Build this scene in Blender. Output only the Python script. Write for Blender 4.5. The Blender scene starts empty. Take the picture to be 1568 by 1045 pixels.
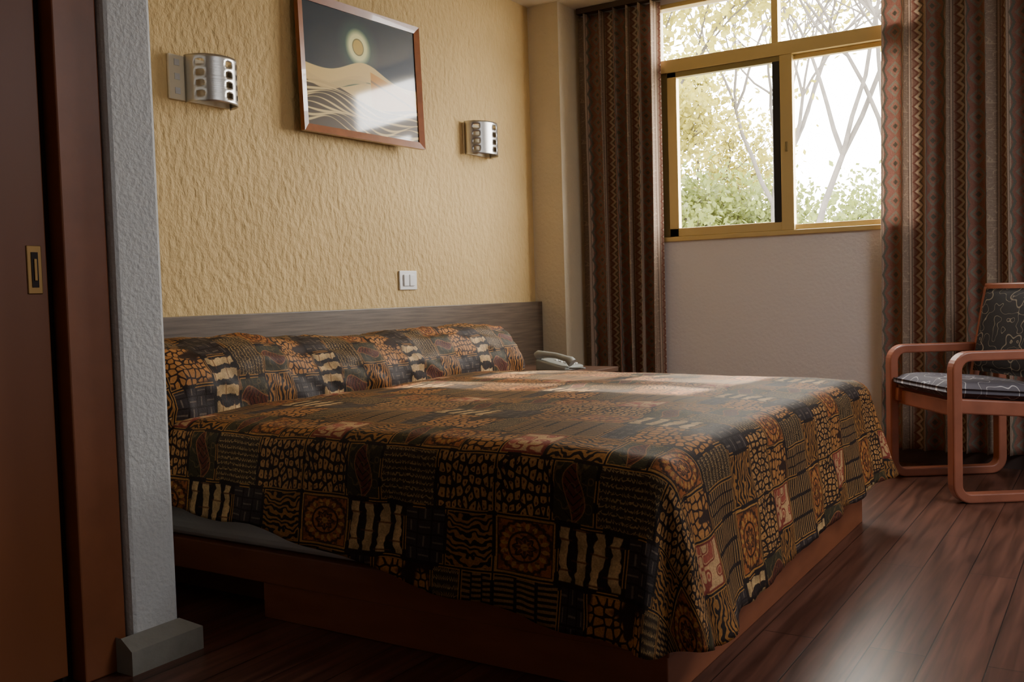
import bpy, bmesh, math, random
import numpy as np
from mathutils import Vector, Matrix, noise
random.seed(7); np.random.seed(7)
S=bpy.context.scene
COL=S.collection

# ------------------------------------------------------------------ helpers
def mat(name,color=(.5,.5,.5),rough=.6,metal=0,bump=0,bscale=40,bdist=.01,var=0,vscale=5,stretch=(1,1,1),spec=.5,coat=0,detail=4,coord='Object'):
    m=bpy.data.materials.new(name); m.use_nodes=True
    nt=m.node_tree; b=nt.nodes['Principled BSDF']
    b.inputs['Base Color'].default_value=(*color,1); b.inputs['Roughness'].default_value=rough
    b.inputs['Metallic'].default_value=metal; b.inputs['Specular IOR Level'].default_value=spec
    b.inputs['Coat Weight'].default_value=coat
    tc=nt.nodes.new('ShaderNodeTexCoord'); mp=nt.nodes.new('ShaderNodeMapping')
    nt.links.new(tc.outputs[coord],mp.inputs[0]); mp.inputs['Scale'].default_value=stretch
    if bump:
        n=nt.nodes.new('ShaderNodeTexNoise'); n.inputs['Scale'].default_value=bscale; n.inputs['Detail'].default_value=detail
        nt.links.new(mp.outputs[0],n.inputs['Vector'])
        bp=nt.nodes.new('ShaderNodeBump'); bp.inputs['Strength'].default_value=bump; bp.inputs['Distance'].default_value=bdist
        nt.links.new(n.outputs['Fac'],bp.inputs['Height']); nt.links.new(bp.outputs[0],b.inputs['Normal'])
    if var:
        n=nt.nodes.new('ShaderNodeTexNoise'); n.inputs['Scale'].default_value=vscale; n.inputs['Detail'].default_value=5
        nt.links.new(mp.outputs[0],n.inputs['Vector'])
        r=nt.nodes.new('ShaderNodeValToRGB'); r.color_ramp.elements[0].position=.3; r.color_ramp.elements[1].position=.7
        r.color_ramp.elements[0].color=(*[c*(1-var) for c in color],1)
        r.color_ramp.elements[1].color=(*[min(1,c*(1+var)) for c in color],1)
        nt.links.new(n.outputs['Fac'],r.inputs[0]); nt.links.new(r.outputs[0],b.inputs['Base Color'])
    return m

def img_mat(name,arr,rough=.8,bump=0,trans=0,coat=0,weave=0,spec=.3,sheen=0,coat_ior=1.5):
    h,w,_=arr.shape
    im=bpy.data.images.new(name+'_pattern',w,h,alpha=False)
    px=np.ones((h,w,4),np.float32); px[...,:3]=np.clip(arr[::-1],0,1)
    im.pixels.foreach_set(px.ravel()); im.update(); im.pack()
    m=bpy.data.materials.new(name); m.use_nodes=True; nt=m.node_tree; b=nt.nodes['Principled BSDF']
    t=nt.nodes.new('ShaderNodeTexImage'); t.image=im; t.extension='REPEAT'
    nt.links.new(t.outputs[0],b.inputs['Base Color'])
    b.inputs['Roughness'].default_value=rough; b.inputs['Coat Weight'].default_value=coat; b.inputs['Coat Roughness'].default_value=.06; b.inputs['Coat IOR'].default_value=coat_ior
    b.inputs['Specular IOR Level'].default_value=spec; b.inputs['Sheen Weight'].default_value=sheen
    if bump:
        tc=nt.nodes.new('ShaderNodeTexCoord'); n=nt.nodes.new('ShaderNodeTexNoise'); n.inputs['Scale'].default_value=weave or 300
        nt.links.new(tc.outputs['Object'],n.inputs['Vector'])
        bp=nt.nodes.new('ShaderNodeBump'); bp.inputs['Strength'].default_value=bump; bp.inputs['Distance'].default_value=.003
        nt.links.new(n.outputs['Fac'],bp.inputs['Height']); nt.links.new(bp.outputs[0],b.inputs['Normal'])
    if trans:
        hs=nt.nodes.new('ShaderNodeHueSaturation'); hs.inputs['Saturation'].default_value=.6; nt.links.new(t.outputs[0],hs.inputs['Color'])
        tr=nt.nodes.new('ShaderNodeBsdfTranslucent'); nt.links.new(hs.outputs[0],tr.inputs['Color'])
        mx=nt.nodes.new('ShaderNodeMixShader'); mx.inputs[0].default_value=trans
        out=nt.nodes['Material Output']
        nt.links.new(b.outputs[0],mx.inputs[1]); nt.links.new(tr.outputs[0],mx.inputs[2]); nt.links.new(mx.outputs[0],out.inputs[0])
    return m

def mesh(name,verts,faces,m=None,parent=None,smooth=False,uvs=None):
    me=bpy.data.meshes.new(name); me.from_pydata([tuple(v) for v in verts],[],faces); me.update()
    if uvs is not None:
        l=me.uv_layers.new(name='UVMap')
        for p in me.polygons:
            for li,vi in zip(p.loop_indices,p.vertices): l.data[li].uv=uvs[vi]
    if smooth:
        for p in me.polygons: p.use_smooth=True
    o=bpy.data.objects.new(name,me); COL.objects.link(o)
    if m: me.materials.append(m)
    if parent: o.parent=parent
    return o
def box(name,x0,x1,y0,y1,z0,z1,m=None,parent=None,bevel=0,seg=2):
    v=[(x,y,z) for x in (x0,x1) for y in (y0,y1) for z in (z0,z1)]
    f=[(0,1,3,2),(4,6,7,5),(0,4,5,1),(2,3,7,6),(0,2,6,4),(1,5,7,3)]
    o=mesh(name,v,f,m,parent)
    if bevel:
        b=o.modifiers.new('bev','BEVEL'); b.width=bevel; b.segments=seg; b.limit_method='ANGLE'
    return o
def empty(name):
    e=bpy.data.objects.new(name,None); COL.objects.link(e); e.empty_display_size=.1; return e
def grid(name,nu,nv,fn,m=None,parent=None,uvf=None,smooth=True,closed_u=False):
    vs=[];uv=[]
    for i in range(nu):
        for j in range(nv):
            vs.append(fn(i/(nu-1),j/(nv-1))); 
            if uvf: uv.append(uvf(i/(nu-1),j/(nv-1)))
    fs=[(i*nv+j,(i+1)*nv+j,(i+1)*nv+j+1,i*nv+j+1) for i in range(nu-1) for j in range(nv-1)]
    return mesh(name,vs,fs,m,parent,smooth,uv if uvf else None)
def sweep(name,pts,side,w,t,m,parent=None,closed=False,bevel=.006):
    """rectangular section swept along planar path; side = unit normal of the path plane; w along side, t in plane"""
    pts=[Vector(p) for p in pts]; n=len(pts); side=Vector(side).normalized(); vs=[];fs=[]
    for i,p in enumerate(pts):
        a=pts[(i-1)%n] if (closed or i>0) else p; b=pts[(i+1)%n] if (closed or i<n-1) else p
        d=(b-a).normalized(); nn=side.cross(d).normalized()
        for sx,sy in ((-1,-1),(1,-1),(1,1),(-1,1)): vs.append(p+side*(sx*w/2)+nn*(sy*t/2))
    for i in range(n if closed else n-1):
        j=(i+1)%n
        for k in range(4): fs.append((i*4+k,i*4+(k+1)%4,j*4+(k+1)%4,j*4+k))
    if not closed: fs+= [(3,2,1,0),tuple((n-1)*4+k for k in range(4))]
    o=mesh(name,vs,fs,m,parent)
    if bevel:
        b=o.modifiers.new('bev','BEVEL'); b.width=bevel; b.segments=2; b.limit_method='ANGLE'; b.angle_limit=math.radians(40)
    for p in o.data.polygons: p.use_smooth=False
    return o
def tube(name,paths,r,m,parent=None,res=3):
    cu=bpy.data.curves.new(name,'CURVE'); cu.dimensions='3D'; cu.bevel_depth=r; cu.bevel_resolution=res; cu.use_fill_caps=True
    for pts in paths:
        sp=cu.splines.new('POLY'); sp.points.add(len(pts)-1)
        for i,p in enumerate(pts):
            sp.points[i].co=(p[0],p[1],p[2],1); sp.points[i].radius=p[3] if len(p)>3 else 1
    cu.materials.append(m); o=bpy.data.objects.new(name,cu); COL.objects.link(o)
    if parent:o.parent=parent
    return o

# ------------------------------------------------------------------ pattern painting (numpy)
def vn(X,Y,n,seed=0,ny=None):
    ny=ny or n; rs=np.random.RandomState(seed); g=rs.rand(ny,n)
    x=(X%1)*n; y=(Y%1)*ny; xi=x.astype(int)%n; yi=y.astype(int)%ny; fx=x-np.floor(x); fy=y-np.floor(y)
    fx=fx*fx*(3-2*fx); fy=fy*fy*(3-2*fy); x1=(xi+1)%n; y1=(yi+1)%ny
    return (g[yi,xi]*(1-fx)+g[yi,x1]*fx)*(1-fy)+(g[y1,xi]*(1-fx)+g[y1,x1]*fx)*fy
def worley(X,Y,n,seed=0):
    rs=np.random.RandomState(seed); px=rs.rand(n,n)*.7+.15; py=rs.rand(n,n)*.7+.15
    x=(X%1)*n; y=(Y%1)*n; xi=x.astype(int); yi=y.astype(int); d1=np.full(X.shape,9.);d2=d1.copy()
    for a in (-1,0,1):
        for b in (-1,0,1):
            cx=(xi+a); cy=(yi+b); dx=cx+px[cy%n,cx%n]-x; dy=cy+py[cy%n,cx%n]-y; d=np.sqrt(dx*dx+dy*dy)
            d2=np.where(d<d1,d1,np.minimum(d2,d)); d1=np.minimum(d1,d)
    return d1,d2
C=lambda *a:np.array(a,float)/255
GOLD=C(176,130,68);CREAM=C(198,170,122);BLACK=C(36,27,23);ORANGE=C(158,96,52);CHAR=C(54,47,47);MAROON=C(114,48,38);GREEN=C(58,54,36);BROWN=C(92,58,36);GREY=C(128,116,104);TAN=C(168,140,92)
def bedspread_tex(N=1536):
    T,Sx=np.meshgrid((np.arange(N)+.5)/N,(np.arange(N)+.5)/N,indexing='ij')
    img=np.zeros((N,N,3))+BLACK
    n1=vn(Sx,T,24,1);n2=vn(Sx,T,60,2);wx=Sx+.006*(vn(Sx,T,12,3)-.5);wy=T+.006*(vn(Sx,T,12,4)-.5)
    e1,e2=worley(Sx+.012*(n1-.5),T,26,6); l1,l2=worley(Sx*1.0,(T*.62)%1,34,16)
    def mixm(bg,fg,mk): return bg*(1-mk[...,None])+fg*mk[...,None]
    sm=lambda x,w=.08:np.clip(.5+x/w,0,1)
    def k_sun(u,v,a,b):
        r=np.hypot((u-.5)*2,(v-.5)*2); th=np.arctan2(v-.5,u-.5)
        o=mixm(np.zeros(u.shape+(3,))+C(118,72,38),ORANGE,sm(vn(u,v,9,8)-.4,.3))
        o=mixm(o,BROWN*.7,sm(.05-abs(r-.85+.03*np.sin(24*th)),.03)); o=mixm(o,GOLD,sm(np.sin(16*th)*.1-abs(r-.66)+.04,.04))
        o=mixm(o,BROWN*.6,sm(.03-abs(r-.5),.02)); o=mixm(o,C(168,106,58),sm(.45-r,.04))
        o=mixm(o,BROWN,sm(np.cos(8*th)*.12+.2-r+.02,.04)); o=mixm(o,GOLD,sm(.12-r,.03)); 
        o=mixm(o,BROWN*.6,sm(.035-abs(r-.3-.05*np.cos(8*th)),.03))
        o=mixm(o,BROWN*.7,sm(vn(u,v,22,18)-.72,.08)*.6)
        e=np.maximum(abs(u-.5),abs(v-.5)); o=mixm(o,BLACK,sm(e-.43,.02)); o=mixm(o,GOLD,sm(.02-abs(e-.465),.01)); return o
    def k_bars(u,v,a,b):
        q=u*4+.06*np.sin(v*5+2*np.floor(u*4))+.22*(n1-.5); f=q-np.floor(q)
        o=mixm(np.zeros(u.shape+(3,))+BLACK,CREAM*(.74+.3*n1[...,None]),sm(.29+.03*np.sin(v*9+5*np.floor(q))+.16*(n2-.5)-abs(f-.5),.05)*sm(.44-abs(v-.5),.02))
        return mixm(o,BROWN,sm(.03-abs(((v*2.0+.35*np.floor(q))%1)-.5),.03)*.7)
    def k_dark(u,v,a,b):
        o=np.zeros(u.shape+(3,))+CHAR; uu=(u*3)%1; vv=(v*4)%1; idx=(np.floor(u*3)*7+np.floor(v*4)*3)
        o=mixm(o,GREY*.8,sm(.06-abs(np.where(idx%2>0,uu,vv)-.5),.04)*sm(.38-np.maximum(abs(uu-.5),abs(vv-.5)),.03))
        o=mixm(o,BLACK,sm(np.maximum(abs(uu-.5),abs(vv-.5))-.44,.03)); return o
    def k_tiger(u,v,a,b):
        q=np.sin((v*9+2.2*abs(u-.5)+1.6*n1)*6.28/1.0+4*n2); return mixm(np.zeros(u.shape+(3,))+C(150,106,54),BLACK,sm(q-.1,.3))
    def k_leo(u,v,a,b):
        o=np.zeros(u.shape+(3,))+C(44,31,23); o=mixm(o,C(176,134,82),sm((l2-l1)-.27,.06)); return mixm(o,BROWN,sm(.12-l1,.05))
    def k_gir(u,v,a,b):
        o=np.zeros(u.shape+(3,))+C(50,32,22); return mixm(o,C(172,122,68),sm((e2-e1)-.2,.05)*sm(vn(u,v,5,9)-.25,.1))
    def k_lad(u,v,a,b):
        o=np.zeros(u.shape+(3,))+C(136,106,66); c=np.floor(u*3); f=(v*13+.3*n1+c*.37)%1
        o=mixm(o,BLACK,sm(.24-abs(f-.5),.1)); return mixm(o,BLACK,sm(abs((u*3)%1-.5)-.43,.04))
    def k_leaf(u,v,a,b):
        o=np.zeros(u.shape+(3,))+GREEN; x=(u-.5)*2;y=(v-.5)*2; w=.42*(1-y*y)
        o=mixm(o,C(92,48,34),sm(w-abs(x-.2*np.sin(3*y)),.05)); o=mixm(o,BLACK,sm(.1-abs(((y*4+abs(x)*3)%1)-.5),.05)*sm(w+.1-abs(x),.05)); 
        o=mixm(o,C(124,102,62),sm(.05-abs(vn(u,v,7,44)-.5),.05)*.6)
        return mixm(o,C(142,98,60),sm(.03-abs(abs(x-.2*np.sin(3*y))-w),.03)*sm(.95-abs(y),.05))
    def k_scr(u,v,a,b):
        o=np.zeros(u.shape+(3,))+C(60,48,34); f=(v*9)%1; g=abs(np.sin(u*46+6*n2+3*np.floor(v*9)))
        return mixm(o,C(152,128,86),sm(.13-abs(f-.5-.45*(g-.5)),.1))
    def k_fig(u,v,a,b):
        o=np.zeros(u.shape+(3,))+C(180,148,108); q=vn(u,v,6,15); o=mixm(o,C(126,58,46),sm(.07-abs(q-.5),.05)); o=mixm(o,C(150,80,64),sm(q-.68,.08))
        e=np.maximum(abs(u-.5),abs(v-.5)); return mixm(o,MAROON,sm(e-.42,.02))
    rows=[(0,.23,[(0,.28,k_sun),(.28,.57,k_bars),(.57,.78,k_dark),(.78,1,k_tiger)]),
          (.23,.52,[(0,.3,k_lad),(.3,.42,k_dark),(.42,.72,k_gir),(.72,.86,k_scr),(.86,1,k_lad)]),
          (.52,.76,[(0,.2,k_fig),(.2,.45,k_tiger),(.45,.62,k_leaf),(.62,.82,k_sun),(.82,1,k_gir)]),
          (.76,1,[(0,.25,k_leo),(.25,.44,k_leaf),(.44,.72,k_scr),(.72,1,k_leo)])]
    for (t0,t1,bl) in rows:
        for (s0,s1,k) in bl:
            u=(wx-s0)/(s1-s0); v=(wy-t0)/(t1-t0); mk=(u>=0)&(u<1)&(v>=0)&(v<1)
            o=k(u,v,0,0); e=np.minimum(np.minimum(u,1-u)*(s1-s0),np.minimum(v,1-v)*(t1-t0))
            o=mixm(o,BLACK,sm(.008-e,.004)); o=mixm(o,GOLD*.95,sm(.0024-abs(e-.0062),.002)*(vn(Sx,T,14,31)>.35))
            img[mk]=o[mk]
    img*= (.84+.22*vn(Sx,T,220,11)+.14*vn(Sx,T,8,12))[...,None]
    return img*C(248,238,228)
def curtain_tex(N=768):
    V,U=np.meshgrid((np.arange(N)+.5)/N,(np.arange(N)+.5)/N,indexing='ij')
    img=np.zeros((N,N,3))+C(196,172,150)
    def put(c,mk):
        nonlocal img; img=img*(1-mk[...,None])+c*mk[...,None]
    sm=lambda x,w=.02:np.clip(.5+x/w,0,1)
    tri=lambda k,p=0:abs(((V*k+p)%1)*2-1)
    put(C(170,148,130),sm(.10-abs(U-.56)))
    put(C(164,116,100),sm(.165-abs(U-.22)))
    u=(U-.22)/.12; v=((V*3)%1-.5)*2
    put(C(150,146,130),sm(.95-(abs(u)+abs(v)),.1)); put(C(172,124,106),sm(.62-(abs(u)+abs(v)),.1)); put(C(118,118,106),sm(.3-(abs(u)+abs(v)),.1))
    z=.06*(tri(3,.5)-.5)
    put(C(128,126,112),sm(.02-abs(U-.22-.145-z),.008)); put(C(128,126,112),sm(.02-abs(U-.22+.145+z),.008))
    put(C(160,126,108),sm(.085-abs(U-.80)))
    z=.07*(tri(6,.3)-.5); put(C(206,190,164),sm(.022-abs(U-.80-z),.008)); put(C(124,116,102),sm(.012-abs(U-.80-.045-z),.006)); put(C(150,100,86),sm(.012-abs(U-.80+.045-z),.006))
    for c in (.02,.42,.46,.66,.70,.92): put(C(126,106,92),sm(.006-abs(U-c),.006))
    q=vn(U,V,12,3,ny=30); put(C(210,190,162),sm(.05-abs(q-.5),.04)*(abs(U-.56)<.1)*.7)
    return img*(.9+.2*vn(U,V,200,5))[...,None]
def floral_tex(N=512,bg=C(32,28,28),fg=C(128,116,100)):
    V,U=np.meshgrid((np.arange(N)+.5)/N,(np.arange(N)+.5)/N,indexing='ij')
    img=np.zeros((N,N,3))+bg; q=vn(U,V,5,21)+.25*vn(U,V,11,22); mk=np.clip((.035-abs(((q*2.2)%1)-.5))/.02+.5,0,1)
    img=img*(1-mk[...,None])+fg*mk[...,None]
    th=np.arctan2(V-.5,U-.5); r=np.hypot(U-.5,V-.5); m2=np.clip((.015-abs(r-.22-.05*np.sin(5*th)))/.01+.5,0,1)
    return img*(1-m2[...,None])+fg*m2[...,None]
def painting_tex(W=960,H=680):
    v,u=np.meshgrid((np.arange(H)+.5)/H,(np.arange(W)+.5)/W,indexing='ij')
    sm=lambda x,w=.006:np.clip(.5+x/w,0,1)
    img=np.zeros((H,W,3))+C(14,30,44); img=img*(1+.4*(1-v))[...,None]
    def put(c,mk):
        nonlocal img; img=img*(1-mk[...,None])+np.array(c)*mk[...,None]
    r=np.hypot(((u-.46)*1.42),v-.27); put(C(84,132,100),np.clip(1-r/.28,0,1)**1.1*.95); put(C(238,236,170),sm(.135-r,.06)); put(C(204,174,84),sm(.066-r,.01)); put(C(120,110,60),sm(.005-abs(r-.068)))
    h1=.50-.085*np.exp(-((u-.5)/.2)**2)+.06*np.clip(u-.6,0,1)+.02*np.sin(u*9); put(C(226,194,122),sm(v-h1))
    h2=.55+.09*np.abs(u-.55)*2+.02*np.sin(u*12); put(C(86,102,70),sm(v-h2)*sm(.61+.05*np.sin(u*8)-v)*sm(.26-abs(u-.45),.1)); 
    put(C(212,150,50),sm(v-.48-.35*(u-.62))*sm(u-.56)*sm(.8-v)); put(C(150,110,50),sm(.01-abs(v-.56-.4*(u-.62)))*sm(u-.56))
    h3=.66-.05*np.sin(u*7+.4)+.1*u; lo=sm(v-h3); put(C(74,56,28),lo)
    for k in range(9):
        y=h3+.015+k*.036+.02*np.sin(u*(9+k)+k); put(C(222,196,132),sm(.0065+.004*np.sin(u*14+k)-abs(v-y))*lo)
    put(C(218,186,120),sm(.035-abs(v-.60-.05*np.sin(u*10)))*sm(.33-abs(u-.2),.04)*.9)
    return img

# ------------------------------------------------------------------ materials
M_yel=mat('yellow_stucco',(.61,.43,.19),.85,bump=1.0,bscale=42,bdist=.012,stretch=(1,1,.65),var=.08,vscale=3,detail=4)
M_white=mat('white_plaster',(.58,.585,.58),.85,bump=.5,bscale=90,bdist=.006)
M_win=mat('grey_wall_paint',(.68,.65,.65),.85,bump=.35,bscale=60,bdist=.005)
M_beige=mat('beige_plaster',(.62,.53,.38),.85,bump=.5,bscale=60,bdist=.006)
M_ceil=mat('ceiling_paint',(.74,.68,.56),.9,bump=.4,bscale=60,bdist=.005)
M_doorw=mat('brown_door_paint',(.20,.06,.016),.45,bump=.1,bscale=6,bdist=.01,stretch=(1,1,.2),var=.12,vscale=3)
M_frame=mat('door_frame_paint',(.22,.07,.026),.42,bump=.25,bscale=30,bdist=.002,var=.12,vscale=8)
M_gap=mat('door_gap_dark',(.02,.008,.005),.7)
M_conc=mat('cement_skirting',(.25,.235,.20),.8,bump=.5,bscale=40,bdist=.004,var=.15,vscale=12)
M_plat=mat('bed_platform_paint',(.25,.082,.036),.38,bump=.12,bscale=8,bdist=.003,var=.12,vscale=6,stretch=(1,1,4))
M_head=mat('grey_oak_laminate',(.115,.082,.058),.42,var=.35,vscale=4,stretch=(1.2,1,28),bump=.08,bscale=20)
M_sheet=mat('white_sheet',(.62,.60,.56),.9,bump=.3,bscale=30)
M_alu=mat('gold_anodised_aluminium',(.56,.42,.18),.35,metal=.3)
M_alud=mat('olive_anodised_aluminium',(.26,.20,.08),.4,metal=.3)
M_rub=mat('black_gasket',(.012,.012,.014),.6)
M_steel=mat('brushed_steel',(.55,.54,.52),.32,metal=1,bump=.1,bscale=60,stretch=(.1,.1,6))
M_plate=mat('cream_backplate',(.66,.58,.42),.6)
M_brass=mat('brass_pull',(.30,.18,.07),.45,metal=.9)
M_plastic=mat('white_plastic',(.75,.75,.74),.4)
M_grey=mat('grey_plastic',(.18,.19,.18),.45)
M_phone=mat('phone_plastic',(.30,.31,.28),.4)
M_chair=mat('red_stained_wood',(.34,.115,.065),.38,var=.15,vscale=10,bump=.05,bscale=30)
M_pframe=mat('picture_frame_wood',(.27,.085,.028),.3,var=.15,vscale=20,coat=.4)
M_night=mat('nightstand_wood',(.10,.05,.03),.45,var=.25,vscale=6,stretch=(1,1,10))
M_base=mat('dark_skirting',(.05,.03,.025),.5)
M_rail=mat('curtain_rail_brown',(.06,.035,.025),.5)
M_bed=img_mat('ethnic_bedspread_fabric',bedspread_tex(),rough=.65,bump=.25,weave=260,spec=.25)
M_cur=img_mat('striped_curtain_fabric',curtain_tex(),rough=.85,bump=.2,weave=300,trans=.36)
M_flo=img_mat('floral_upholstery',floral_tex(),rough=.8,bump=.2)
M_flo2=img_mat('floral_seat_upholstery',floral_tex(bg=C(84,80,88),fg=C(176,172,172)),rough=.7,bump=.2)
M_art=img_mat('dune_painting',painting_tex(),rough=.4,coat=1,coat_ior=1.55,spec=.2)

# floor : laminate planks running along X
M_floor=bpy.data.materials.new('laminate_floor'); M_floor.use_nodes=True
nt=M_floor.node_tree; b=nt.nodes['Principled BSDF']
tc=nt.nodes.new('ShaderNodeTexCoord'); br=nt.nodes.new('ShaderNodeTexBrick')
br.offset=.37; br.inputs['Scale'].default_value=1; br.inputs['Brick Width'].default_value=1.2; br.inputs['Row Height'].default_value=.13
br.inputs['Mortar Size'].default_value=.0018; br.inputs['Mortar Smooth'].default_value=.3; br.inputs['Bias'].default_value=0
br.inputs['Color1'].default_value=(.088,.040,.028,1); br.inputs['Color2'].default_value=(.135,.060,.042,1); br.inputs['Mortar'].default_value=(.012,.008,.007,1)
nt.links.new(tc.outputs['Object'],br.inputs['Vector'])
mp=nt.nodes.new('ShaderNodeMapping'); mp.inputs['Scale'].default_value=(1.6,26,1); nt.links.new(tc.outputs['Object'],mp.inputs[0])
n=nt.nodes.new('ShaderNodeTexNoise'); n.inputs['Scale'].default_value=1.6; n.inputs['Detail'].default_value=7; n.inputs['Distortion'].default_value=.5; nt.links.new(mp.outputs[0],n.inputs['Vector'])
rp=nt.nodes.new('ShaderNodeValToRGB'); rp.color_ramp.elements[0].position=.33; rp.color_ramp.elements[1].position=.68; rp.color_ramp.elements[0].color=(.48,.44,.42,1); rp.color_ramp.elements[1].color=(1.3,1.22,1.16,1)
nt.links.new(n.outputs['Fac'],rp.inputs[0])
mx=nt.nodes.new('ShaderNodeMix'); mx.data_type='RGBA'; mx.blend_type='MULTIPLY'; mx.inputs[0].default_value=1
nt.links.new(br.outputs['Color'],mx.inputs[6]); nt.links.new(rp.outputs[0],mx.inputs[7]); nt.links.new(mx.outputs[2],b.inputs['Base Color'])
b.inputs['Roughness'].default_value=.29; b.inputs['Specular IOR Level'].default_value=.45
bp=nt.nodes.new('ShaderNodeBump'); bp.inputs['Strength'].default_value=.12; bp.inputs['Distance'].default_value=.002
ad=nt.nodes.new('ShaderNodeMath'); ad.operation='SUBTRACT'; nt.links.new(n.outputs['Fac'],ad.inputs[0]); nt.links.new(br.outputs['Fac'],ad.inputs[1])
nt.links.new(ad.outputs[0],bp.inputs['Height']); nt.links.new(bp.outputs[0],b.inputs['Normal'])

# glass
M_glass=bpy.data.materials.new('window_glass'); M_glass.use_nodes=True; nt=M_glass.node_tree
for nd in list(nt.nodes):
    if nd.type!='OUTPUT_MATERIAL': nt.nodes.remove(nd)
tr=nt.nodes.new('ShaderNodeBsdfTransparent'); gl=nt.nodes.new('ShaderNodeBsdfGlossy'); gl.inputs['Roughness'].default_value=.02
mxs=nt.nodes.new('ShaderNodeMixShader'); mxs.inputs[0].default_value=.06
nt.links.new(tr.outputs[0],mxs.inputs[1]); nt.links.new(gl.outputs[0],mxs.inputs[2]); nt.links.new(mxs.outputs[0],nt.nodes['Material Output'].inputs[0])

# ------------------------------------------------------------------ room shell
YW=2.84; XW=5.03; CH=2.50; X0=-1.6; Y0=-2.4
box('floor',X0-.15,XW+.15,Y0-.15,YW+.15,-.1,0,M_floor)
box('ceiling',X0-.15,XW+.15,Y0-.15,YW+.15,CH,CH+.1,M_ceil)
box('wall_headboard',X0-.15,XW+.15,YW,YW+.15,0,CH,M_yel)
box('wall_back',X0-.15,X0,Y0,YW,0,CH,M_white)
box('wall_side',X0-.15,XW+.15,Y0-.15,Y0,0,CH,M_white)
wy0,wy1,wz0,wz1=.80,2.20,1.15,2.45
ww=empty('wall_window')
box('below_sill',XW,XW+.15,Y0,YW,0,wz0,M_win,ww)
box('above_window',XW,XW+.15,Y0,YW,wz1,CH,M_win,ww)
box('right_part',XW,XW+.15,Y0,wy0,wz0,wz1,M_win,ww)
box('left_part',XW,XW+.15,wy1,YW,wz0,wz1,M_win,ww)
box('wall_column',4.755,XW,2.645,YW,0,CH,M_beige)
box('wall_closet',1.45,1.585,2.03,YW,0,CH,M_white,bevel=.012)
def skirt():
    vs=[];fs=[]
    prof=[(.040,0),(.040,.058),(.0,.085)]
    x0,x1,y=1.415,1.585,2.03
    for o,z in prof:
        vs+=[(x0-.0,y-o,z),(x1+o,y-o,z),(x1+o,YW-.01,z)]
    for k in range(2):
        for i in range(2): a=k*3+i; fs.append((a,a+1,a+4,a+3))
    vs+=[(x0-.0,y+.02,0),(x0-.0,y+.02,.085)]; fs.append((0,3,6,10,9))
    return mesh('baseboard_closet',vs,fs,M_conc)
skirt()
box('baseboard_window',XW-.015,XW,Y0,2.645,0,.075,M_base)
d=empty('door_1')
box('panel',.2,1.312,2.085,2.125,.02,2.35,M_doorw,d,bevel=.003)
box('panel_rear',-.95,.25,2.135,2.17,.02,2.35,M_doorw,d,bevel=.003)
box('pull_plate',1.262,1.298,2.082,2.086,.915,1.025,M_brass,d,bevel=.002)
box('pull_recess_shade',1.272,1.288,2.0805,2.083,.93,1.01,M_gap,d)  # dark block on the plate, its colour stands in for shade inside the pull
box('pull_latch',1.277,1.284,2.078,2.082,.945,.995,M_brass,d,bevel=.001)
box('jamb',1.332,1.445,2.05,2.19,0,2.495,M_frame,d,bevel=.004)
box('gap_shade',1.305,1.334,2.10,2.19,0,2.495,M_gap,d)  # near-black strip, paints the shade in the gap between door and jamb
box('head',-1.59,1.441,2.05,2.19,2.36,2.495,M_frame,d,bevel=.004)
box('left_jamb',-1.05,-.94,2.05,2.19,0,2.36,M_frame,d,bevel=.004)
box('side_panel',-1.59,-1.05,2.05,2.19,0,2.36,M_frame,d)

# ------------------------------------------------------------------ window
w=empty('window_1')
XF=XW+.005
def fr(n,y0,y1,z0,z1,m=M_alu,dx0=0,dx1=.05): return box(n,XF+dx0-.01,XF+dx1,y0,y1,z0,z1,m,w,bevel=.003)
fr('frame_left',2.165,2.20,wz0,wz1,M_alud); fr('frame_right',.80,.835,wz0,wz1); fr('frame_bottom',.80,2.20,wz0,1.175,M_alu,-.008); fr('frame_top',.80,2.20,2.425,2.45)
fr('frame_inner_left',2.115,2.167,1.175,2.075,M_alud,.012)
fr('transom',.80,2.20,2.075,2.145,M_alu,-.006); fr('upper_mullion',1.50,1.535,2.145,2.425)
fr('sash_bottom',1.44,2.12,1.175,1.222,M_alu,.0,.03); fr('sash_top',1.44,2.12,2.045,2.075,M_alud,.0,.03)
fr('sash_stile_left',2.065,2.12,1.175,2.075,M_alu,.0,.03); fr('sash_gasket',1.495,1.535,1.215,2.05,M_rub,.0,.032); fr('sash_stile_right',1.43,1.495,1.175,2.075,M_alu,-.004,.03)
fr('sash2_bottom',.83,1.45,1.175,1.205,M_alu,.03,.055); fr('sash2_top',.83,1.45,2.05,2.075,M_alu,.03,.055); fr('sash2_stile',.83,.87,1.175,2.075,M_alu,.03,.055)
box('latch',XF-.02,XF-.01,1.458,1.470,1.58,1.63,M_alud,w,bevel=.002)
box('pane_left',XF+.012,XF+.015,1.50,2.07,1.22,2.05,M_glass,w); box('pane_right',XF+.042,XF+.045,.86,1.45,1.2,2.055,M_glass,w)
box('pane_upper',XF+.02,XF+.023,.83,2.17,2.145,2.425,M_glass,w)

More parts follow.
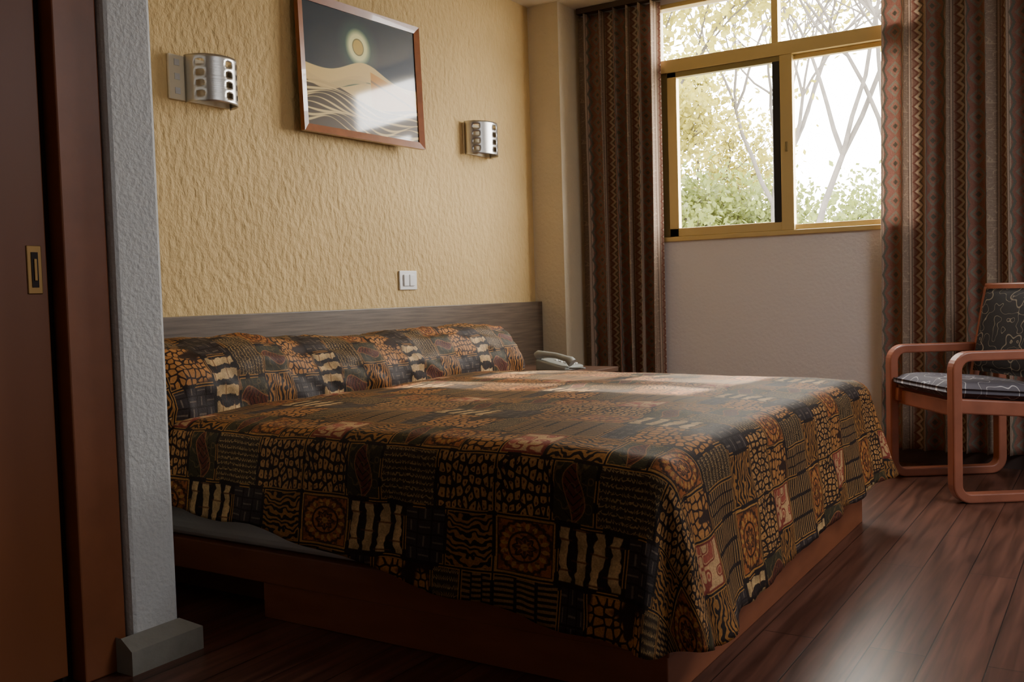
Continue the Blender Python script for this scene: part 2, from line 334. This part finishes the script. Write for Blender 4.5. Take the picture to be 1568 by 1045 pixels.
# ------------------------------------------------------------------ headboard, painting, switch, sconces
box('headboard',1.59,4.755,2.795,2.838,.30,.84,M_head,bevel=.003)
pa=empty('framed_painting')
px0,px1,pz0,pz1=2.888,3.644,1.571,2.136; fw=.031
PO=Vector((px0,YW-.022,pz1)); PR=Matrix.Rotation(math.radians(-2.4),4,'Z')@Matrix.Rotation(math.radians(-1.6),4,'X')
def pt(x,d,z):
    v=PR@Vector((x-px0,-d,z-pz1)); return PO+v
def frame_part(n,quad_out,quad_in):
    (ox0,oz0),(ox1,oz1)=quad_out;(ix0,iz0),(ix1,iz1)=quad_in
    ym,yo,yi=0,.022,.014
    vs=[pt(ox0,ym,oz0),pt(ox1,ym,oz1),pt(ix1,ym,iz1),pt(ix0,ym,iz0),pt(ox0,yo,oz0),pt(ox1,yo,oz1),pt(ix1,yi,iz1),pt(ix0,yi,iz0)]
    return mesh(n,vs,[(0,1,2,3),(7,6,5,4),(0,4,5,1),(1,5,6,2),(2,6,7,3),(3,7,4,0)],M_pframe,pa)
O=[(px0,pz0),(px1,pz0),(px1,pz1),(px0,pz1)]; I=[(px0+fw,pz0+fw),(px1-fw,pz0+fw),(px1-fw,pz1-fw),(px0+fw,pz1-fw)]
for k,nm in enumerate(['frame_bottom','frame_right','frame_top','frame_left']): frame_part(nm,(O[k],O[(k+1)%4]),(I[k],I[(k+1)%4]))
a,b2=I[0],I[2]
mesh('canvas',[pt(a[0],.010,a[1]),pt(b2[0],.010,a[1]),pt(b2[0],.010,b2[1]),pt(a[0],.010,b2[1])],[(0,1,2,3)],M_art,pa,uvs=[(0,0),(1,0),(1,1),(0,1)])
bk=[pt(px0+.005,0,pz0+.005),pt(px1-.005,0,pz0+.005),pt(px1-.005,0,pz1-.005),pt(px0+.005,0,pz1-.005)]
mesh('backing',bk,[(3,2,1,0)],M_gap,pa)
sw=empty('light_switch')
box('plate',3.52,3.65,YW-.009,YW-.001,.92,1.01,M_plastic,sw,bevel=.004)
for k in range(2): box('rocker',3.545+k*.044,3.582+k*.044,YW-.016,YW-.008,.938,.992,M_plastic,sw,bevel=.003)

def sconce(xa,wid,z0,z1,mirror):
    e=empty('wall_sconce'); D=.10; nu,nv=31,19; holes_c=[(4,7),(15,18),(21,24)]; holes_r=[(2,4),(6,8),(10,12),(14,16)]
    ax0,ax1=(xa+.065,xa+wid) if not mirror else (xa,xa+wid-.05)
    vs=[];fs=[]
    for i in range(nu):
        th=math.pi*i/(nu-1)
        for j in range(nv): vs.append(((ax0+ax1)/2-(ax1-ax0)/2*math.cos(th),YW-.012-D*math.sin(th)**.8,z0+(z1-z0)*j/(nv-1)))
    for i in range(nu-1):
        for j in range(nv-1):
            if any(c0<=i<c1 for c0,c1 in holes_c) and any(r0<=j<r1 for r0,r1 in holes_r): continue
            fs.append((i*nv+j,(i+1)*nv+j,(i+1)*nv+j+1,i*nv+j+1))
    o=mesh('curved_shade',vs,fs,M_steel,e,smooth=True); s=o.modifiers.new('s','SOLIDIFY'); s.thickness=.002
    box('wall_plate',xa,xa+wid,YW-.012,YW-.001,z0+.005,z1-.005,M_plate,e,bevel=.002)
    fx=xa+.022 if not mirror else xa+wid-.04
    for k in range(3): box('plate_square',fx,fx+.022,YW-.014,YW-.011,z0+.025+k*.05,z0+.047+k*.05,M_steel,e)
    tube('lamp_tube',[[((ax0+ax1)/2,YW-.045,z0+.03),((ax0+ax1)/2,YW-.045,z1-.03)]],.012,M_plastic,e)
    return e
sconce(2.274,.270,1.604,1.772,False); sconce(4.076,.28,1.604,1.772,True)

# ------------------------------------------------------------------ bed
bed=empty('bed')
bx0,bx1,by0=1.865,3.695,.81
box('platform_rail',bx0,bx1,by0,2.785,.10,.19,M_plat,bed,bevel=.004)
box('platform_base',bx0+.006,bx1-.006,by0+.006,2.03,0,.10,M_plat,bed,bevel=.003)
box('platform_base_rear',bx0+.12,bx1-.12,2.0,2.78,0,.10,M_doorw,bed)
box('mattress',bx0-.005,bx1+.005,by0-.005,2.78,.19,.52,M_sheet,bed,bevel=.05,seg=5)
TOP=.555; R=.07
mx0,mx1,my0,my1=1.835,3.735,.775,2.78
def uvm(a,b):
    s=(1.733+.6*.14-b)/.6; tt=(1.70-a)/.6
    return (s,1-tt)
def top_z(x,y):
    z=TOP+.009*noise.noise(Vector((x*1.6,y*1.6,.3)))+.006*noise.noise(Vector((x*5,y*5,1)))
    z-=.012*math.exp(-((x-mx0-R)/.12)**2)+.012*math.exp(-((x-mx1+R)/.12)**2)+.012*math.exp(-((y-my0-R)/.12)**2)
    return z
def lerp_t(tb,x):
    for (a,va),(b,vb) in zip(tb,tb[1:]):
        if x<=b: return va+(vb-va)*max(0,(x-a))/(b-a)
    return tb[-1][1]
def spread():
    vs=[];uv=[];fs=[]
    nx,ny=90,96
    xa,xb,ya,yb=mx0+R,mx1-R,my0+R,my1
    def add(p,u): vs.append(p);uv.append(u);return len(vs)-1
    G=[[add((xa+(xb-xa)*i/nx,ya+(yb-ya)*j/ny,top_z(xa+(xb-xa)*i/nx,ya+(yb-ya)*j/ny)),uvm(xa+(xb-xa)*i/nx,ya+(yb-ya)*j/ny)) for j in range(ny+1)] for i in range(nx+1)]
    for i in range(nx):
        for j in range(ny): fs.append((G[i][j],G[i+1][j],G[i+1][j+1],G[i][j+1]))
    st=[]
    for j in range(ny,-1,-1): st.append((G[0][j],Vector((xa,ya+(yb-ya)*j/ny)),Vector((-1,0)),1-j/ny,0))
    nc=26
    for k in range(1,nc): th=math.pi/2*k/nc; st.append((G[0][0],Vector((xa,ya)),Vector((-math.cos(th),-math.sin(th))),k/nc,1))
    for i in range(nx+1): st.append((G[i][0],Vector((xa+(xb-xa)*i/nx,ya)),Vector((0,-1)),i/nx,2))
    for k in range(1,nc): th=math.pi/2*k/nc; st.append((G[nx][0],Vector((xb,ya)),Vector((math.sin(th),-math.cos(th))),k/nc,3))
    for j in range(ny+1): st.append((G[nx][j],Vector((xb,ya+(yb-ya)*j/ny)),Vector((1,0)),j/ny,4))
    nr=34; rows=[]
    for si,(b0,bxy,dr,q,seg) in enumerate(st):
        hem={0:lerp_t([(.6,.14),(.85,.14),(1.3,.175),(1.6,.22),(2.0,.28),(2.8,.32)],bxy.y),1:.14,2:.14+.04*q,3:.18,4:.18}[seg]
        hem+=.006*math.sin(si*.35)+.010*noise.noise(Vector((si*.08,2,0)))
        L=R*math.pi/2+(TOP-R-hem)
        corner=0
        if seg in (1,3): corner=1
        if seg==0: corner=math.exp(-((1-q)*2/.22)**2)
        if seg==2: corner=max(math.exp(-(q*1.9/.22)**2),math.exp(-((1-q)*1.9/.22)**2))
        if seg==4: corner=math.exp(-(q*2/.22)**2)
        row=[b0]; zt=vs[b0][2]
        for r in range(1,nr+1):
            s=L*r/nr
            if s<R*math.pi/2: ph=s/R; off=R*math.sin(ph); z=zt-R*(1-math.cos(ph))
            else:
                k=(s-R*math.pi/2)/(L-R*math.pi/2); off=R+.035*k+.03*corner*k; z=zt-R-(s-R*math.pi/2)+(TOP-zt)*k
                arc=si*.021
                f=.5*math.sin(arc*17+1.2*math.sin(arc*5.1))+.5*noise.noise(Vector((arc*7,k*1.2,5)))
                off+=f*(.011+.012*corner)*k**.8
                if seg in(1,3): off+=.02*k*math.sin(q*math.pi*3+.4)
                off+=.006*noise.noise(Vector((arc*18,s*10,7)))
            p=bxy+dr*off
            row.append(add((p.x,p.y,z),uvm(bxy.x+dr.x*s,bxy.y+dr.y*s)))
        rows.append(row)
    for a in range(len(rows)-1):
        for r in range(nr):
            q=[rows[a][r],rows[a][r+1],rows[a+1][r+1],rows[a+1][r]]
            if q[0]==q[3]: q=q[:3]
            fs.append(tuple(q))
    o=mesh('bedspread',vs,fs,M_bed,bed,smooth=True,uvs=uv)
    so=o.modifiers.new('s','SOLIDIFY'); so.thickness=.006; so.offset=-1
    return o
spread()
def bol(u,v):
    x=1.80+(3.88-1.80)*u; ph=math.pi*(1.08*v-.04)
    endf=min(1,max(0,(1-abs(2*u-1))/.10))**.5
    hgt=(.212+.010*math.sin(u*9)-.018*u)*(1-.02*math.exp(-((u-.50)/.05)**2))*(.35+.65*endf)
    dep=.222*(.6+.4*endf)
    yc=2.568
    cx=math.copysign(abs(math.cos(ph))**.8,math.cos(ph)); sz=math.copysign(abs(math.sin(ph))**.8,math.sin(ph))
    y=yc-dep*cx; z=TOP-.008+hgt*sz
    nn=noise.noise(Vector((x*3,ph*1.2,2)))*.022+noise.noise(Vector((x*9+ph*2,ph*4,4)))*.012+noise.noise(Vector((x*22+ph*6,ph*7,8)))*.006
    y-=nn*cx; z+=nn*max(0,math.sin(ph))
    return (x,min(y,2.782),z)
grid('pillow_roll',200,48,bol,M_bed,bed,uvf=lambda u,v:(v*1.05+.28,.35+(2.08*u)/.6*1.25))
def tuck(u,v):
    y=2.78-.42*u; s=v*(.36-.1*u)
    x=1.855-.06*math.sin(min(1,s/.1)*math.pi/2)*(1-.5*u)-.015*v; z=(.66-.11*u) - (s if s>.1 else .1*(1-math.cos(s/.1*math.pi/2)))
    x-= .018*math.sin(u*16+v*3)*v+.012*noise.noise(Vector((u*6,v*3,1)))
    return (x,y,z)
grid('tucked_fold',60,30,tuck,M_bed,bed,uvf=lambda u,v:(u*1.0+.3,1-v*.7))

# ------------------------------------------------------------------ nightstand + phone
ns=empty('nightstand')
box('top',3.90,4.46,2.18,2.79,.475,.50,M_night,ns,bevel=.004); box('body',3.92,4.44,2.20,2.79,.06,.475,M_night,ns,bevel=.003)
for z in (.09,.29): box('drawer',3.94,4.42,2.185,2.205,z,z+.17,M_night,ns,bevel=.004); 
for z in (.175,.375): tube('knob',[[(4.18,2.185,z),(4.18,2.165,z)]],.012,M_brass,ns)
box('plinth',3.95,4.41,2.23,2.79,0,.06,M_night,ns)
ph=empty('telephone')
def wedge():
    x0,x1,y0,y1=4.10,4.29,2.29,2.46
    vs=[(x0,y0,.501),(x1,y0,.501),(x1,y1,.501),(x0,y1,.501),(x0,y0,.520),(x1,y0,.520),(x1,y1,.56),(x0,y1,.56)]
    o=mesh('base',vs,[(3,2,1,0),(4,5,6,7),(0,1,5,4),(1,2,6,5),(2,3,7,6),(3,0,4,7)],M_phone,ph); bv=o.modifiers.new('b','BEVEL'); bv.width=.008; bv.segments=3
wedge()
for i in range(4):
    for j in range(3): box('key',4.195+j*.026,4.213+j*.026,2.31+i*.028,2.328+i*.028,.525+i*.006,.534+i*.006,M_plastic,ph,bevel=.002)
tube('handset',[[(4.135,2.27,.540,1.35),(4.135,2.283,.552,1.3),(4.135,2.30,.560,.9),(4.135,2.36,.576,.8),(4.135,2.43,.582,.9),(4.135,2.455,.58,1.3),(4.135,2.468,.57,1.35)]],.018,M_phone,ph,res=5)
tube('cord',[[(4.12+.012*math.cos(t*1.3),2.27-.02*math.sin(t*.05)+.012*math.sin(t*1.3)-t*.001,.517) for t in range(60)]],.0035,M_grey,ph)

# ------------------------------------------------------------------ curtains
def curtain(y0,y1,xc,z0,z1,npl,seed,flare=0,amp=.022,rep=.30):
    def fn(u,v):
        y=y1+(y0-y1)*u; k=1-v
        y+=flare*k*(u-.5)
        a=amp+.006*k; ph=u*npl*2*math.pi+1.3*math.sin(u*7+seed)+.25*math.sin(v*3+u*9)
        sn=math.sin(ph); x=xc+a*math.copysign(abs(sn)**.8,sn)+.005*math.sin(ph*2+seed)+.006*noise.noise(Vector((u*8,v*3,seed)))
        y+=.016*math.cos(ph)*.9
        return (x,y,z0+(z1-z0)*v)
    width=abs(y1-y0)*1.5
    o=grid('curtain',npl*22,60,fn,M_cur,None,uvf=lambda u,v:(u*width/rep,v*(z1-z0)/rep))
    s=o.modifiers.new('s','SOLIDIFY'); s.thickness=.002
    return o
curtain(2.13,2.72,4.965,.09,2.46,7,1.0,.03,.034,.235); curtain(.02,.965,4.978,.07,2.46,10,3.7,-.05,.025,.27)
rl=empty('curtain_rod'); box('rail',4.945,4.995,-.1,2.63,2.468,2.498,M_rail,rl)

# ------------------------------------------------------------------ armchair
ch=empty('armchair')
fdir=Vector((-.566,.825,0)).normalized(); wdir=Vector((.825,.566,0)).normalized()
P0=Vector((4.150,.560,0))
CW=.575
def P(b,w,z): return P0-fdir*b+wdir*w+Vector((0,0,z))
def rrect(b0,b1,z0,z1,r,w,lean=0):
    pts=[]
    for (cb,cz,a0) in ((b1-r,z1-r,0),(b0+r,z1-r,90),(b0+r,z0+r,180),(b1-r,z0+r,270)):
        for k in range(9):
            a=math.radians(a0+90*k/8); b=cb+r*math.cos(a); z=cz+r*math.sin(a); pts.append(P(b,w,z))
    return pts
for w0 in (0,CW): sweep('side_loop',rrect(.0,.50,.020,.585,.055,w0),wdir,.055,.038,M_chair,ch,closed=True)
for (b,z) in ((.03,.37),(.42,.33)): sweep('cross_rail',[P(b,.02,z),P(b,CW-.02,z)],fdir,.022,.065,M_chair,ch)
for w0 in (.045,CW-.045): sweep('seat_rail',[P(.0,w0,.385),P(.44,w0,.35)],wdir,.03,.06,M_chair,ch)
for w0 in (.03,CW-.03): sweep('back_post',[P(.34,w0,.30),P(.365,w0,.45),P(.40,w0,.66),P(.43,w0,.82),P(.436,w0,.855)],wdir,.035,.03,M_chair,ch)
sweep('back_top_rail',[P(.435,.02,.85),P(.435,CW-.02,.85)],fdir,.028,.04,M_chair,ch)
def cush(name,m,org,ax,ay,an,lx,ly,th):
    def surf(sgn):
        def f(u,v):
            e=max(0,(1-abs(2*u-1)**6)*(1-abs(2*v-1)**6))
            return org+ax*(lx*(u-.5))+ay*(ly*(v-.5))+an*(sgn*th*(.25+.75*e**.5)/2+ (.01*e if sgn>0 else 0))
        return f
    vs=[];uv=[];fs=[];n=20
    for sg in (1,-1):
        b=len(vs); f=surf(sg)
        for i in range(n):
            for j in range(n): vs.append(f(i/(n-1),j/(n-1))); uv.append((i/(n-1)*1.6,j/(n-1)*1.6))
        for i in range(n-1):
            for j in range(n-1): q=(b+i*n+j,b+(i+1)*n+j,b+(i+1)*n+j+1,b+i*n+j+1); fs.append(q if sg>0 else q[::-1])
    N=n*n; per=[(0,j) for j in range(n)]+[(i,n-1) for i in range(1,n)]+[(n-1,j) for j in range(n-2,-1,-1)]+[(i,0) for i in range(n-2,0,-1)]
    for k in range(len(per)):
        a=per[k][0]*n+per[k][1]; b=per[(k+1)%len(per)]; b=b[0]*n+b[1]; fs.append((a,N+a,N+b,b))
    return mesh(name,vs,fs,m,ch,smooth=True,uvs=uv)
sa=(P(.42,0,.36)-P(.0,0,.395)).normalized()
cush('seat_cushion',M_flo2,P(.21,CW/2,.43),wdir,sa,-(sa.cross(wdir)) if (sa.cross(wdir)).z<0 else sa.cross(wdir),CW-.07,.44,.075)
ba=(P(.43,0,.84)-P(.365,0,.47)).normalized(); bn=ba.cross(wdir); bn=bn if bn.dot(fdir)>0 else -bn
cush('back_cushion',M_flo,P(.402,CW/2,.66)+bn*.012,wdir,ba,bn,CW-.09,.37,.05)

# ------------------------------------------------------------------ outdoors
M_bark=mat('tree_bark',(.035,.03,.022),.9,var=.3,vscale=10)
M_bark2=mat('pale_bark',(.08,.07,.06),.9,var=.2,vscale=10)
def leafmat(n,c):
    m=mat(n,c,.7,var=.3,vscale=3); nt=m.node_tree; tr=nt.nodes.new('ShaderNodeBsdfTranslucent'); tr.inputs[0].default_value=(*c,1)
    mx=nt.nodes.new('ShaderNodeMixShader'); mx.inputs[0].default_value=.4; nt.links.new(nt.nodes['Principled BSDF'].outputs[0],mx.inputs[1]); nt.links.new(tr.outputs[0],mx.inputs[2]); nt.links.new(mx.outputs[0],nt.nodes['Material Output'].inputs[0]); return m
M_leaf=leafmat('yellow_green_leaves',(.25,.225,.032))
M_hedge=leafmat('green_leaves',(.13,.16,.035))
def tree(base,h,seed,bark,leaves=None,nleaf=0,spread=1.0,r0=.09,depth=5,lsz=1.0,lsp=.2):
    rs=random.Random(seed); e=empty('tree'); paths=[];tips=[]
    def grow(p,d,l,r,n):
        pts=[(p.x,p.y,p.z,r)]; q=p.copy(); dd=d.copy()
        for k in range(4):
            dd=(dd+Vector((rs.uniform(-.18,.18),rs.uniform(-.18,.18),rs.uniform(-.05,.12)))).normalized(); q=q+dd*l/4; pts.append((q.x,q.y,q.z,r*(1-.09*(k+1))))
            if n<=2: tips.append(q.copy())
        paths.append(pts)
        if n>0:
            for c in range(3 if n>1 else 4):
                nd=(dd+Vector((rs.uniform(-1,1),rs.uniform(-1,1),rs.uniform(-.3,.6)))*.75*spread).normalized(); grow(q,nd,l*rs.uniform(.6,.8),r*.6,n-1)
    grow(Vector(base),Vector((0,0,1)),h,r0/.1*1.0,depth)
    tube('branches',paths,.1,bark,e,res=1)
    if leaves:
        R_=np.random.RandomState(seed); T=np.array([tuple(t) for t in tips]); c=T[R_.randint(len(T),size=nleaf)]+R_.normal(0,lsp,(nleaf,3))
        a=R_.normal(size=(nleaf,3)); a/=np.linalg.norm(a,axis=1,keepdims=True); b=np.cross(a,R_.normal(size=(nleaf,3))); b/=np.linalg.norm(b,axis=1,keepdims=True); s=R_.uniform(.03,.06,(nleaf,1))*lsz
        V=np.stack([c-a*s,c+b*s*.6,c+a*s,c-b*s*.6],1).reshape(-1,3)
        mesh('foliage',V.tolist(),[(i*4,i*4+1,i*4+2,i*4+3) for i in range(nleaf)],leaves,e)
    return e
tree((11.6,4.5,-3),2.45,3,M_bark,M_leaf,34000,.9,.085,lsp=.17)
tree((13.5,4.9,-3),2.75,8,M_bark,M_leaf,30000,.9,.09,lsp=.2)
tree((11.0,2.7,-3),3.2,5,M_bark2,M_leaf,2200,1.1,.085)
tree((13.0,2.9,-3),3.2,21,M_bark2,M_leaf,1500,1.1,.085)
tree((16,5.0,-3.5),2.1,12,M_bark,M_hedge,18000,1.1,.09,lsz=1.1,lsp=.25)
g=mat('outdoor_ground',(.08,.08,.05),.9,var=.3,vscale=2)
box('ground_outside',5.4,60,-30,40,-3.2,-3,g)

# ------------------------------------------------------------------ light
W=bpy.data.worlds.new('World'); S.world=W; W.use_nodes=True
bg=W.node_tree.nodes['Background']; bg.inputs[0].default_value=(1,.96,.90,1); bg.inputs[1].default_value=32.0
def area(name,loc,rot,sx,sy,power,color,portal=False):
    l=bpy.data.lights.new(name,'AREA'); l.shape='RECTANGLE'; l.size=sx; l.size_y=sy; l.energy=power; l.color=color
    if portal: l.cycles.is_portal=True
    o=bpy.data.objects.new(name,l); COL.objects.link(o); o.location=loc; o.rotation_euler=rot; return o
area('window_portal',(XW+.12,1.5,1.8),(0,math.radians(90),0),1.35,1.45,1,(1,1,1),True)
area('fill_light',(3.0,-1.3,2.47),(0,0,0),1.2,1.2,58,(.98,.98,1))  # unseen fill light added under the ceiling to brighten the room, no fixture
sun=bpy.data.lights.new('sun','SUN'); sun.energy=18; sun.angle=math.radians(1.2); sun.color=(1,.80,.58)
so=bpy.data.objects.new('sun',sun); COL.objects.link(so); so.rotation_euler=Vector((-1.65,.12,-1.3)).to_track_quat('-Z','Y').to_euler()

# ------------------------------------------------------------------ camera
yaw,pit,roll=map(math.radians,(32.312,-2.712,1.726))
F=Vector((math.cos(pit)*math.cos(yaw),math.cos(pit)*math.sin(yaw),math.sin(pit)))
Rv=Vector((math.sin(yaw),-math.cos(yaw),0)); U=Rv.cross(F)
R2=Rv*math.cos(roll)-U*math.sin(roll); U2=U*math.cos(roll)+Rv*math.sin(roll)
cam=bpy.data.cameras.new('camera'); cam.sensor_width=36; cam.lens=36*1479/1568; cam.clip_start=.05
co=bpy.data.objects.new('camera',cam); COL.objects.link(co)
mw=Matrix((( R2.x,U2.x,-F.x,0),(R2.y,U2.y,-F.y,0),(R2.z,U2.z,-F.z,.88),(0,0,0,1))); co.matrix_world=mw
S.camera=co
